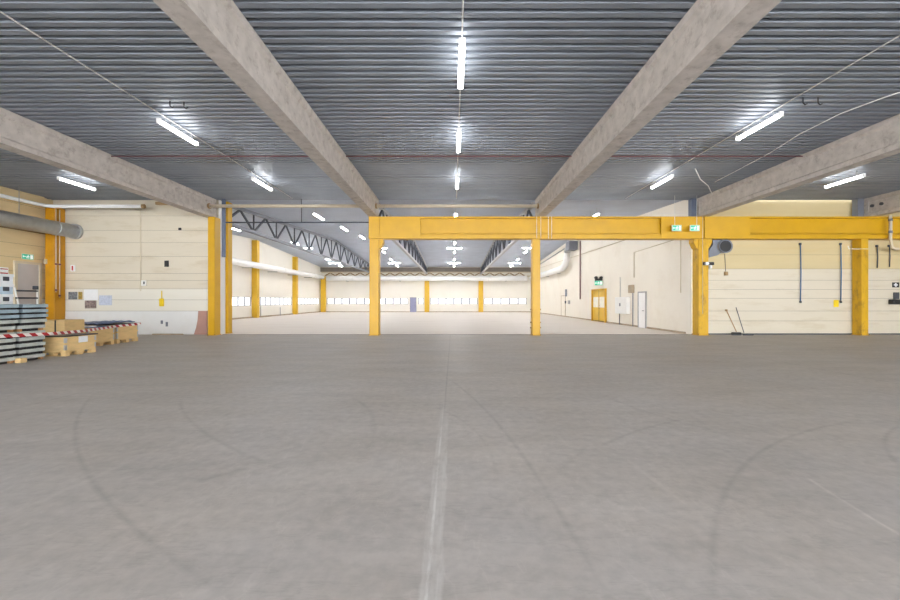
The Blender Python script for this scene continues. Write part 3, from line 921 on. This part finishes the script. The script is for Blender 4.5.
# brown curved sheet leaning behind the column
pts = [(193.8, 333.6), (196, 327), (197.6, 319), (198.2, 310), (207, 310), (207, 333.6)]
prof = [(at(px, py, YW - .1).x, max(0, at(px, py, YW - .1).z)) for px, py in pts]
tag(MB().prism(prof, 'y', YW - .1, YW - .06).build('leaning_board', M['pink_board']), 'pinkish brown board with a curved edge against the plinth by the column', 'board')
tag(MB().bbox(at(153, 0, 18.8).x, at(183, 0, 18.8).x, 18.72, 18.84, 0, .06, .01).build('floor_plank', M['debris']), 'thin plank lying on the floor along the left back wall', 'plank')
for px in (157, 163):
    pass
flat('wall_socket', 161, 163, 319.5, 323, 'grey_steel', 'small grey socket low on the white plinth, left of its pair', 'socket', .03)
flat('wall_socket', 166, 168, 321, 325.5, 'grey_steel', 'small grey socket low on the white plinth, right of its pair', 'socket', .03)

# platform below the raised door, with a tube railing
o = thing('loading_platform', 'raised landing with tube railing below the grey door', 'platform', (-18.4, 17.5, 0))
MB().bbox(XL + .02, -17.8, 16.3, 18.35, 0, .66, .01).build('deck_slab', M['concrete'], o)
for i in range(3):
    MB().bbox(XL + .1, -17.85, 16.3 - .28 * (i + 1), 16.3 - .28 * i - .002, 0, .66 - .165 * (i + 1), .006).build('step', M['concrete'], o)
for z in (1.72, 2.02): MB().tube([(-17.87, 16.35, z), (-17.87, 17.2, z)], .035, 8).build('rail', M['dark_grey'], o)
MB().tube([(-17.87, 16.3, 2.15), (-17.87, 16.62, .66)], .03, 8).build('rail_post', M['white_paint'], o)
MB().tube([(-17.87, 17.2, .66), (-17.87, 17.2, 2.2)], .03, 8).build('rail_post', M['white_paint'], o)
MB().bbox(-17.95, -17.8, 17.05, 17.2, 2.08, 2.24, .02).build('rail_lock', M['dark_steel'], o)


# ------------------------------------------------------------------ pallets, trays and crates at the left
def pallet(x0, x1, y0, y1, label, z0=0, group=None):
    r = thing('wooden_pallet', label, 'pallet', ((x0 + x1) / 2, (y0 + y1) / 2, z0), group)
    t = .022
    n = 5
    w = (x1 - x0)
    # top boards run along y, carried by three blocks rows
    top = MB()
    for i in range(n):
        a = x0 + (w - .13) * i / (n - 1)
        top.bbox(a, a + .13, y0, y1, z0 + .122, z0 + .144, .003)
    top.build('top_deck', M['wood'], r)
    br = MB()
    for yy in (y0, (y0 + y1) / 2 - .07, y1 - .14):
        br.bbox(x0, x1, yy, yy + .14, z0 + .1, z0 + .122, .003)
    br.build('stringer_boards', M['wood'], r)
    bo = MB()
    for yy in (y0, (y0 + y1) / 2 - .05, y1 - .1):
        bo.bbox(x0, x1, yy, yy + .1, z0, z0 + .022, .003)
    bo.build('bottom_boards', M['wood'], r)
    for yy in (y0, (y0 + y1) / 2 - .07, y1 - .14):
        for xx in (x0, (x0 + x1) / 2 - .07, x1 - .14):
            MB().bbox(xx, xx + .14, yy, yy + (.1 if yy != (y0 + y1) / 2 - .07 else .14), z0 + .022, z0 + .1, .004).build('block', M['wood'], r)
    return r


def tray(x0, x1, y0, y1, z0, h, m, label, group, wood=False):
    """steel tray: flat sheet with turned-down lips, carried on timber battens"""
    r = thing('steel_tray', label, 'steel tray', ((x0 + x1) / 2, (y0 + y1) / 2, z0), group)
    lip = .085
    s = MB()
    s.box(x0, x1, y0, y1, z0 + h - .012, z0 + h)
    s.box(x1 - .012, x1, y0, y1, z0 + h - lip, z0 + h - .012); s.box(x0, x0 + .012, y0, y1, z0 + h - lip, z0 + h - .012)
    s.box(x0 + .012, x1 - .012, y0, y0 + .012, z0 + h - lip, z0 + h - .012); s.box(x0 + .012, x1 - .012, y1 - .012, y1, z0 + h - lip, z0 + h - .012)
    s.build('sheet', M[m], r)
    for yy in (y0 + .02, y1 - .09):
        MB().box(x0 + .05, x1 - .04, yy, yy + .07, z0, z0 + h - .0121).build('batten', M['wood_dark'] if wood else M['black'], r)  # most battens blackened so the gaps look shaded
    MB().box(x0 + .1, x1 - .1, y0 + .1, y1 - .1, z0, z0 + h - lip - .002).build('gap_shade_block', M['black'], r)  # black block painting the shade inside the tray gap
    return r


def tray_stack(x0, x1, y0, y1, name, n1, n2):
    z = 0
    for i in range(n1):
        dx = .05 if i == n1 - 1 else random.uniform(-.012, .012)
        tray(x0 + dx, x1 + dx, y0, y1, z, .157, 'tray', '%s steel tray from the floor in the %s of trays' % (ORD[i], name), 'steel trays at the left', i in (0, n1 - 2))
        z += .159
    for i in range(n2):
        tray(x0 + .08, x1 + .08, y0, y1, z, .131, 'tray_blue', '%s bluish tray on top of the grey trays in the %s' % (ORD[i], name), 'bluish trays at the left')
        z += .133
    return z


tray_stack(-12.45, -11.26, 10.4, 11.05, 'right stack', 7, 3)
tray_stack(-12.45, -11.26, 9.1, 10.3, 'left stack', 7, 3)
for y, lab in ((10.36, 'pale wooden block on the floor between the two tray stacks'),):
    tag(MB().bbox(-11.25, -11.1, y - .09, y + .07, 0, .12, .006).build('wooden_block', M['wood']), lab, 'block')


def collar_crate(x0, x1, y0, y1, h, label, lid='black_sheet', paper=None, planks=2, strap=True):
    """pallet with a folding timber collar on it and a sheet lid on top"""
    r = thing('pallet_crate', label, 'crate', ((x0 + x1) / 2, (y0 + y1) / 2, 0))
    t = .022
    pb = MB()
    for yy in (y0, (y0 + y1) / 2 - .07, y1 - .14):
        pb.bbox(x0, x1, yy, yy + .14, 0, .022, .003)
        pb.bbox(x0, x1, yy, yy + .14, .1, .122, .003)
        for xx in (x0, (x0 + x1) / 2 - .07, x1 - .14): pb.bbox(xx, xx + .14, yy, yy + .14, .022, .1, .004)
    n = 6
    for i in range(n):
        a = x0 + (x1 - x0 - .13) * i / (n - 1)
        pb.bbox(a, a + .13, y0, y1, .122, .144, .003)
    pb.build('pallet_base', M['wood'], r)
    hp = (h - .144) / planks
    for k in range(planks):
        z0, z1 = .144 + hp * k + .003, .144 + hp * (k + 1)
        c = MB()
        c.bbox(x0, x1, y0, y0 + t, z0, z1, .003).bbox(x0, x1, y1 - t, y1, z0, z1, .003)
        c.bbox(x0, x0 + t, y0 + t, y1 - t, z0, z1, .003).bbox(x1 - t, x1, y0 + t, y1 - t, z0, z1, .003)
        c.build('collar', M['wood'] if k % 2 == 0 else M['wood'], r)
        for (cx, cy) in ((x1, y0), (x1, y1), (x0, y0)):
            MB().box(cx - .05, cx + .004, cy - .004 if cy == y0 else cy - .05, cy + .05 if cy == y0 else cy + .004, z0 + .03, z1 - .03).build('hinge', M['galv'], r)
    L_ = MB()
    L_.bbox(x0 - .03, x1 + .04, y0 - .04, y1 + .04, h, h + .03, .008)
    L_.build('lid', M[lid], r)
    if paper:
        MB().box(x1, x1 + .004, paper[0], paper[1], paper[2], paper[3]).build('label_sheet', M['paper'], r)
    return r


collar_crate(-12.0, -11.16, 11.52, 12.5, .56, 'low pallet crate with black lid and white sheet, nearest of the crates', paper=(11.92, 12.22, .36, .54))
collar_crate(-13.75, -12.52, 13.72, 14.78, .66, 'middle pallet crate with dark blue sheet, behind the low one', 'blue_sheet', planks=2)
collar_crate(-13.8, -12.56, 14.95, 15.95, .7, 'farthest pallet crate, with black and blue sheet on top', 'black_sheet', planks=2)
# pale board and folded blue film lying on the middle crate
tag(MB().bbox(-13.78, -12.56, 13.74, 14.1, .692, .73, .006).build('edge_board', M['white_paint']), 'white edged board on the middle crate lid', 'board')
bm_ = MB()
nx, ny = 14, 12
vs = []
for j in range(ny + 1):
    for i in range(nx + 1):
        x = -13.75 + 1.15 * i / nx; y = 14.15 + 1.7 * j / ny
        vs.append((x, y, .81 + .03 * math.sin(i * 1.7 + j * .6) * math.cos(j * 1.1) + random.uniform(-.008, .008)))
top = len(vs)
vs += [(x, y, z - .025) for x, y, z in vs]
fs = []
for j in range(ny):
    for i in range(nx):
        a = j * (nx + 1) + i
        fs.append((a, a + 1, a + nx + 2, a + nx + 1)); fs.append((top + a + nx + 1, top + a + nx + 2, top + a + 1, top + a))
edge = [i for i in range(nx + 1)] + [(j + 1) * (nx + 1) - 1 for j in range(1, ny + 1)] + [ny * (nx + 1) + i for i in range(nx - 1, -1, -1)] + [j * (nx + 1) for j in range(ny - 1, 0, -1)]
for a, b in zip(edge, edge[1:] + edge[:1]): fs.append((a, b, top + b, top + a))
tag(bm_.add(vs, fs).build('blue_film', M['blue_sheet']), 'crumpled dark blue film spread over the two rear crates', 'tarpaulin')
# taller timber box between trays and crates
o = thing('timber_box', 'tall pale timber box between the trays and the orange column', 'box', (-12.8, 13.1, 0))
bx = MB(); bx.bbox(-13.25, -12.45, 12.82, 13.52, .1, .98, .006); bx.build('box_body', M['wood'], o)
MB().box(-12.76, -12.72, 12.805, 12.82, .1, .98).build('strap', M['black'], o)
for x in (-13.2, -12.9, -12.55): MB().bbox(x, x + .09, 12.85, 13.5, 0, .1, .005).build('skid', M['wood'], o)


# stack of pale plastic crates behind the trays
def plastic_crate(x0, x1, y0, y1, z0, h, m, label):
    r = thing('plastic_crate', label, 'plastic crate', ((x0 + x1) / 2, (y0 + y1) / 2, z0), 'pale plastic crates at the far left')
    t = .02
    b = MB(); b.box(x0 + .02, x1 - .02, y0 + .02, y1 - .02, z0, z0 + .02)
    b.build('crate_floor', M[m], r)
    sd = MB()
    # slotted sides: corner posts, bottom band, top band and ribs
    for (ax, ay, bx_, by) in ((x0, y0, x1, y0 + t), (x0, y1 - t, x1, y1), (x0, y0 + t, x0 + t, y1 - t), (x1 - t, y0 + t, x1, y1 - t)):
        sd.box(ax, bx_, ay, by, z0, z0 + h * .3)
        if bx_ - ax > by - ay:
            for k in range(5):
                a = ax + (bx_ - ax - .06) * k / 4; sd.box(a, a + .06, ay, by, z0 + h * .3, z0 + h * .72)
        else:
            for k in range(4):
                a = ay + (by - ay - .06) * k / 3; sd.box(ax, bx_, a, a + .06, z0 + h * .3, z0 + h * .72)
    sd.build('crate_wall', M[m], r)
    MB().box(x0 + .05, x1 - .05, y0 + .05, y1 - .05, z0 + .02, z0 + h * .8).build('slot_shade_block', M['dark_grey'], r)  # dark block added so the slots read as shaded
    rm = MB()
    for (ax, ay, bx_, by) in ((x0 - .015, y0 - .015, x1 + .015, y0 + t), (x0 - .015, y1 - t, x1 + .015, y1 + .015), (x0 - .015, y0 + t, x0 + t, y1 - t), (x1 - t, y0 + t, x1 + .015, y1 - t)):
        rm.box(ax, bx_, ay, by, z0 + h * .72, z0 + h - .002)
    rm.build('rim', M['crate_white'], r)
    return r


for k in range(8):
    plastic_crate(-14.2, -13.2, 11.15, 12.0, .3 * k, .3, ('crate_blue', 'crate_white')[k % 2] if k % 3 else 'crate_blue',
                  'pale %s plastic crate, %s from the floor in the tall stack behind the trays' % (('blue', 'white')[k % 2] if k % 3 else 'blue', ORD[k]))

# barrier tape along the front of the trays and crates
tp = [(-11.13, 9.0, .74), (-11.13, 10.0, .725), (-11.13, 11.1, .69), (-11.6, 12.55, .655), (-12.1, 13.7, .645), (-12.46, 14.7, .66), (-12.47, 15.2, .672), (-12.49, 16.0, .69)]
vs, fs = [], []
for x, y, z in tp: vs += [(x, y, z - .043), (x, y, z + .043)]
for x, y, z in tp: vs += [(x - .003, y + .001, z - .043), (x - .003, y + .001, z + .043)]
n = len(tp)
for i in range(n - 1):
    fs.append((2 * i, 2 * i + 2, 2 * i + 3, 2 * i + 1)); k = 2 * n
    fs.append((k + 2 * i + 1, k + 2 * i + 3, k + 2 * i + 2, k + 2 * i))
    fs.append((2 * i + 1, 2 * i + 3, k + 2 * i + 3, k + 2 * i + 1)); fs.append((2 * i, k + 2 * i, k + 2 * i + 2, 2 * i + 2))
tag(MB().add(vs, fs).build('barrier_tape', M['tape']), 'red and white striped barrier tape stretched along the trays and crates', 'tape')

# ------------------------------------------------------------------ right side: duct stub, lamp, brooms, hoses, boxes
o = thing('exhaust_duct', 'round dark ended duct stub beside the corbelled column', 'duct', (12.75, 18.8, 4.2))
c = at(726, 245.3, 18.45)
MB().tube([(c.x, 18.98, c.z), (c.x, 18.5, c.z)], .3, 28).build('duct_pipe', M['galv'], o)
MB().tube([(c.x, 18.52, c.z), (c.x, 18.44, c.z)], .315, 28).build('duct_rim', M['grey_steel'], o)
MB().tube([(c.x - .03, 18.44, c.z), (c.x - .03, 18.42, c.z)], .26, 28).build('damper_disc', M['black'], o)
MB().prism([(12.3, 3.72), (12.5, 3.87), (12.5, 4.44), (12.08, 4.44), (12.08, 4.2), (11.9, 3.95), (11.9, 3.62)], 'y', 18.6, 18.95).build('support_bracket', M['grey_steel'], o)
a = at(725, 253, 18.95); b = at(726, 272, 18.95)
o = thing('pull_switch', 'small dark pull switch on a cord below the duct stub', 'switch', b)
MB().tube([(a.x, 18.97, a.z), (b.x, 18.97, b.z)], .012, 6).build('cord', M['dark_grey'], o)
MB().bbox(b.x - .08, b.x + .08, 18.9, 18.995, b.z - .12, b.z + .06, .012).build('switch_body', M['brown'], o)
c = at(707, 263, 18.4)
o = thing('floodlight', 'small black lamp on the column beside the brooms', 'lamp', c)
MB().bbox(c.x - .18, c.x + .28, 18.3, 18.46, c.z - .06, c.z + .08, .02).build('lamp_body', M['black'], o)
MB().tube([(c.x - .1, 18.3, c.z), (c.x - .1, 18.2, c.z)], .075, 14).build('lens', M['crate_white'], o)
MB().bbox(c.x + .1, c.x + .2, 18.32, 18.44, c.z - .22, c.z - .06, .02).build('sensor', M['white_paint'], o)
MB().bbox(c.x - .03, c.x + .05, 18.45, 18.5, c.z - .05, c.z + .05, .005).build('wall_bracket', M['dark_steel'], o)

o = thing('push_broom', 'broom with wide dark head leaning on the right back wall', 'broom', at(737, 333, 18.5))
a = at(726.5, 309.5, 18.93); b = at(736.5, 331, 18.6)
MB().tube([a, b], .018, 8).build('handle', M['wood_dark'], o)
MB().bbox(a.x - .05, a.x + .05, 18.9, 18.97, a.z - .04, a.z + .05, .015).build('grip', M['brown'], o)
MB().bbox(b.x - .2, b.x + .2, 18.54, 18.68, .07, .14, .015).build('broom_head', M['black'], o)
br = MB()
for i in range(14):
    xx = b.x - .18 + .36 * i / 13
    br.box(xx - .012, xx + .012, 18.56, 18.66, 0, .075)
br.build('bristles', M['dark_grey'], o)
o = thing('floor_squeegee', 'thin squeegee right of the broom, leaning on the right back wall', 'squeegee', at(748, 333, 18.5))
a = at(736, 306.5, 18.95); b = at(744, 332, 18.55)
MB().tube([a, b], .016, 8).build('handle', M['dark_steel'], o)
MB().bbox(b.x - .05, b.x + .42, 18.5, 18.58, .02, .06, .008).build('squeegee_head', M['dark_steel'], o)
MB().bbox(b.x - .05, b.x + .42, 18.53, 18.55, 0, .025, .003).build('blade', M['black'], o)


def hose(px, py0, py1, m, label, tip=True):
    a, b = at(px, py0, 18.93), at(px, py1, 18.93)
    o = thing('air_hose', label, 'hose', (a.x, 18.93, b.z))
    MB().tube([(a.x, 18.93, a.z), (a.x + .015, 18.92, (a.z + b.z) / 2), (a.x, 18.93, b.z)], .022, 8).build('hose_line', M[m], o)
    MB().bbox(a.x - .04, a.x + .04, 18.9, 18.99, a.z - .05, a.z + .05, .01).build('wall_hook', M['dark_steel'], o)
    if tip: MB().tube([(a.x, 18.93, b.z), (a.x, 18.92, b.z - .1)], .045, 10).build('coupling', M['dark_grey'], o)
    return o


hose(800.5, 243, 300, 'blue_hose', 'blue air hose hanging in the middle of the right back wall')
hose(840.8, 243, 300, 'blue_hose', 'blue air hose hanging left of the wall column, by the yellow sign')
hose(877.2, 245, 267, 'dark_grey', 'short dark hose hanging right of the wall column, left of the conduit', False)
hose(889.5, 245, 266, 'dark_grey', 'short dark hose hanging beside the white conduit', False)
flat('warning_sign', 833.5, 838.5, 299, 306, 'sign_yellow', 'small yellow sign beside the blue hose left of the wall column', 'sign')
o = thing('hose_reel_arm', 'thin white wire arm on the wall column by the blue hose', 'bracket', at(850, 247, 18.4))
a, b, c = at(848, 245, 18.485), at(849, 248, 18.485), at(868, 248, 18.485)
MB().tube([a, b, c], .016, 6).build('arm', M['white_paint'], o)
# conduit over the girder at the right edge
o = thing('white_conduit', 'white conduit crossing the girder at the right edge of the picture hall', 'conduit', at(890, 248, 18.35))
p = [at(890.5, 214, 18.33), at(890.5, 238, 18.33), at(892, 246, 18.33), at(895, 248, 18.33), at(915, 248, 18.33)]
MB().tube(p, .06, 12).build('tube', M['beige_pipe'], o)
for py in (219, 231):
    q = at(890.5, py, 18.33); MB().tube([(q.x, q.y, q.z - .05), (q.x, q.y, q.z + .05)], .078, 12).build('coupling', M['grey_steel'], o)
o['label'] = 'white conduit crossing in front of the girder right of the wall column'
flat('first_aid_sign', 892, 899, 281.5, 286.5, 'black', 'small dark sign with white cross on the right back wall', 'sign')
sg = [x for x in COL.objects if x.name.startswith('first_aid_sign')][0]
q = at(895.5, 284, YW)
MB().box(q.x - .09, q.x + .09, YW - .016, YW - .012, q.z - .035, q.z + .035).box(q.x - .035, q.x + .035, YW - .016, YW - .0121, q.z - .09, q.z + .09).build('cross', M['paper'], sg)
o = thing('wall_dispenser', 'black wall dispenser below the cross sign', 'dispenser', at(893, 301, YW))
a, b = at(887.5, 303.5, YW), at(897.5, 298.5, YW)
MB().bbox(a.x, b.x, 18.72, 18.99, a.z, b.z, .03).build('dispenser_body', M['black'], o)
a, b = at(892.5, 298.5, YW), at(897, 291.5, YW)
MB().bbox(a.x, b.x, 18.88, 18.99, a.z + .01, b.z, .02).build('dispenser_top', M['dark_grey'], o)

# ------------------------------------------------------------------ far hall fittings
o = thing('white_duct', 'white ventilation duct along the far left wall', 'duct', (-18.1, 38, 4.85))
MB().tube([(-18.15, 19.6, 4.88), (-18.15, 55.6, 4.88)], .28, 20).build('duct_pipe', M['white_duct'], o)
for y in (24, 33.3, 42.8, 52): MB().tube([(-18.15, y - .05, 4.88), (-18.15, y + .05, 4.88)], .295, 20).build('duct_seam', M['white_duct'], o)
for y in (22, 26, 31, 36, 41, 46, 51): MB().box(XL + .001, -18.0, y - .03, y + .03, 4.55, 4.61).build('bracket', M['pale_steel'], o)
o = thing('white_duct', 'white ventilation duct along the top of the far wall', 'duct', (-4, 56.4, 4.75))
MB().tube([(-17.8, 56.35, 4.78), (10.4, 56.35, 4.78)], .36, 20).build('duct_pipe', M['white_duct'], o)
for x in (-14, -8, -1, 5): MB().tube([(x - .06, 56.35, 4.78), (x + .06, 56.35, 4.78)], .375, 20).build('duct_seam', M['white_duct'], o)
for x in (-15, -7.5, 0, 7.5): MB().box(x - .04, x + .04, 56.2, YF - .001, 4.36, 4.43).build('bracket', M['pale_steel'], o)
o = thing('white_duct', 'white duct with upward elbow on the right wall of the far hall', 'duct', (10.8, 45, 4.75))
MB().tube([(10.85, 55.3, 4.78), (10.85, 41, 4.78), (10.85, 39.6, 4.85), (10.85, 38.7, 5.1), (10.85, 38.2, 5.5), (10.85, 38.0, 6.2)], .3, 18).build('duct_pipe', M['white_duct'], o)
MB().tube([(10.85, 38.0, 6.2), (10.85, 37.9, 6.45), (10.85, 37.6, 6.6), (10.85, 37.2, 6.65)], .3, 18).build('elbow', M['galv'], o)
MB().bbox(10.5, XR - .002, 36.2, 37.3, 6.25, 7.05, .03).build('wall_box', M['grey_steel'], o)
for y in (42, 47, 52): MB().box(10.9, XR - .001, y - .03, y + .03, 4.46, 4.52).build('bracket', M['pale_steel'], o)
# lattice edge beam above the far duct
o = thing('lattice_beam', 'beige lattice edge beam above the white duct on the far wall', 'beam', (-4, 57.0, 5.2))
MB().bbox(XL + .3, XR - .1, 56.92, YF - .01, 5.05, 5.2, .01).build('bottom_chord', M['beige_pipe'], o)
MB().bbox(XL + .3, XR - .1, 56.92, YF - .01, 5.6, 5.75, .01).build('top_chord', M['beige_pipe'], o)
x = XL + .8
while x < XR - 1.4:
    MB().bar((x, 57.0, 5.2), (x + .7, 57.0, 5.6), .1, .13).build('diagonal', M['brown'], o)
    MB().bar((x + .7, 57.0, 5.6), (x + 1.4, 57.0, 5.2), .1, .13).build('diagonal', M['brown'], o)
    x += 1.42
struct(MB().box(XL, XR, YF - .04, YF - .001, 5.76, 6.4).build('roof_shadow_strip', mat('roof_edge_shadow', srgb(128, 120, 112), .7)))  # dark strip painting the shadow under the far roof edge

# right wall of the far hall
def wall_run(name, pts, r, m, label, cat='conduit'):
    return tag(MB().tube(pts, r, 8).build(name, M[m]), label, cat)


wall_run('red_pipe', [(XR - .08, 35.3, 6.9), (XR - .08, 35.3, 1.75)], .05, 'dull_red', 'red vertical pipe on the right wall of the far hall', 'pipe')
wall_run('wall_conduit', [(XR - .03, 24.9, 3.05), (XR - .03, 24.9, 4.62), (XR - .03, 20.2, 4.72)], .025, 'beige_pipe', 'grey conduit bending above the electrical cabinet toward the girder')
wall_run('wall_conduit', [(XR - .03, 19.8, 2.0), (XR - .03, 19.8, 4.9)], .02, 'beige_pipe', 'short vertical conduit near the corbelled column on the right wall')
wall_run('wall_conduit', [(XR - .03, 54, 5.9), (XR - .03, 22, 5.55)], .03, 'beige_pipe', 'long grey conduit high along the right wall of the far hall')
wall_run('wall_rail', [(XR - .05, 55, 6.2), (XR - .05, 38.5, 6.95)], .06, 'pale_steel', 'pale rail under the roof edge at the right wall', 'rail')
o = thing('electrical_cabinet', 'white electrical cabinet on stand left of the white door', 'cabinet', (XR - .1, 26.3, 0))
MB().bbox(XR - .25, XR - .002, 25.5, 27.3, .75, 1.85, .02).build('cabinet_body', M['white_paint'], o)
MB().bbox(XR - .265, XR - .25, 25.6, 27.2, .82, 1.8, .004).build('cabinet_door', M['white_paint'], o)
MB().bbox(XR - .28, XR - .265, 26.35, 26.55, 1.25, 1.45, .004).build('warning_plate', M['grey_steel'], [c for c in o.children if c.name.startswith('cabinet_door')][0])

for y in (25.0, 27.0): MB().tube([(XR - .06, y, 0), (XR - .06, y, .75 if y > 25.2 else 2.09)], .03, 8).build('stand_pipe', M['grey_steel'], o)
MB().tube([(XR - .06, 26.9, 1.85), (XR - .06, 26.9, 3.2)], .02, 8).build('riser_conduit', M['pale_steel'], o)
tag(MB().bbox(XR - .2, XR - .002, 24.9, 25.4, 2.1, 2.6, .02).build('breaker_box', M['debris']), 'small beige breaker box above the electrical cabinet', 'wall box')
tag(MB().bbox(XR - .12, XR - .002, 39.6, 39.95, 2.05, 2.75, .02).build('control_box', M['grey_steel']), 'tall grey control box beside the pale flush door', 'wall box')
tag(MB().bbox(XR - .12, XR - .002, 39.9, 40.05, 1.35, 1.6, .01).build('control_box', M['dark_steel']), 'small dark push button box below the grey control box', 'wall box')
tag(MB().bbox(XR - .12, XR - .002, 38.6, 39.0, 1.3, 1.65, .01).build('control_box', M['pale_steel']), 'small pale box right of the push button box', 'wall box')
# pipe stubs at the base of the far left wall
for y, h, lab in ((32.6, .7, 'nearest thin pipe stub standing at the far left wall'), (38.9, 1.1, 'middle thin pipe stub standing beside the far left column'), (43.3, .9, 'farther thin pipe stub standing at the far left wall')):
    tag(MB().tube([(XL + .3, y, 0), (XL + .3, y, h)], .035, 8).build('pipe_stub', M['grey_steel']), lab, 'pipe')
for y0, y1, lab in ((31.5, 37.6, 'dark hose lying at the foot of the far left wall, nearer length'), (38.4, 46.9, 'dark hose lying at the foot of the far left wall, farther length')):
    tag(MB().tube([(XL + .5, y0, .06), (XL + .28, (y0 + y1) / 2, .06), (XL + .2, y1, .06)], .055, 8).build('floor_hose', M['debris']), lab, 'hose')
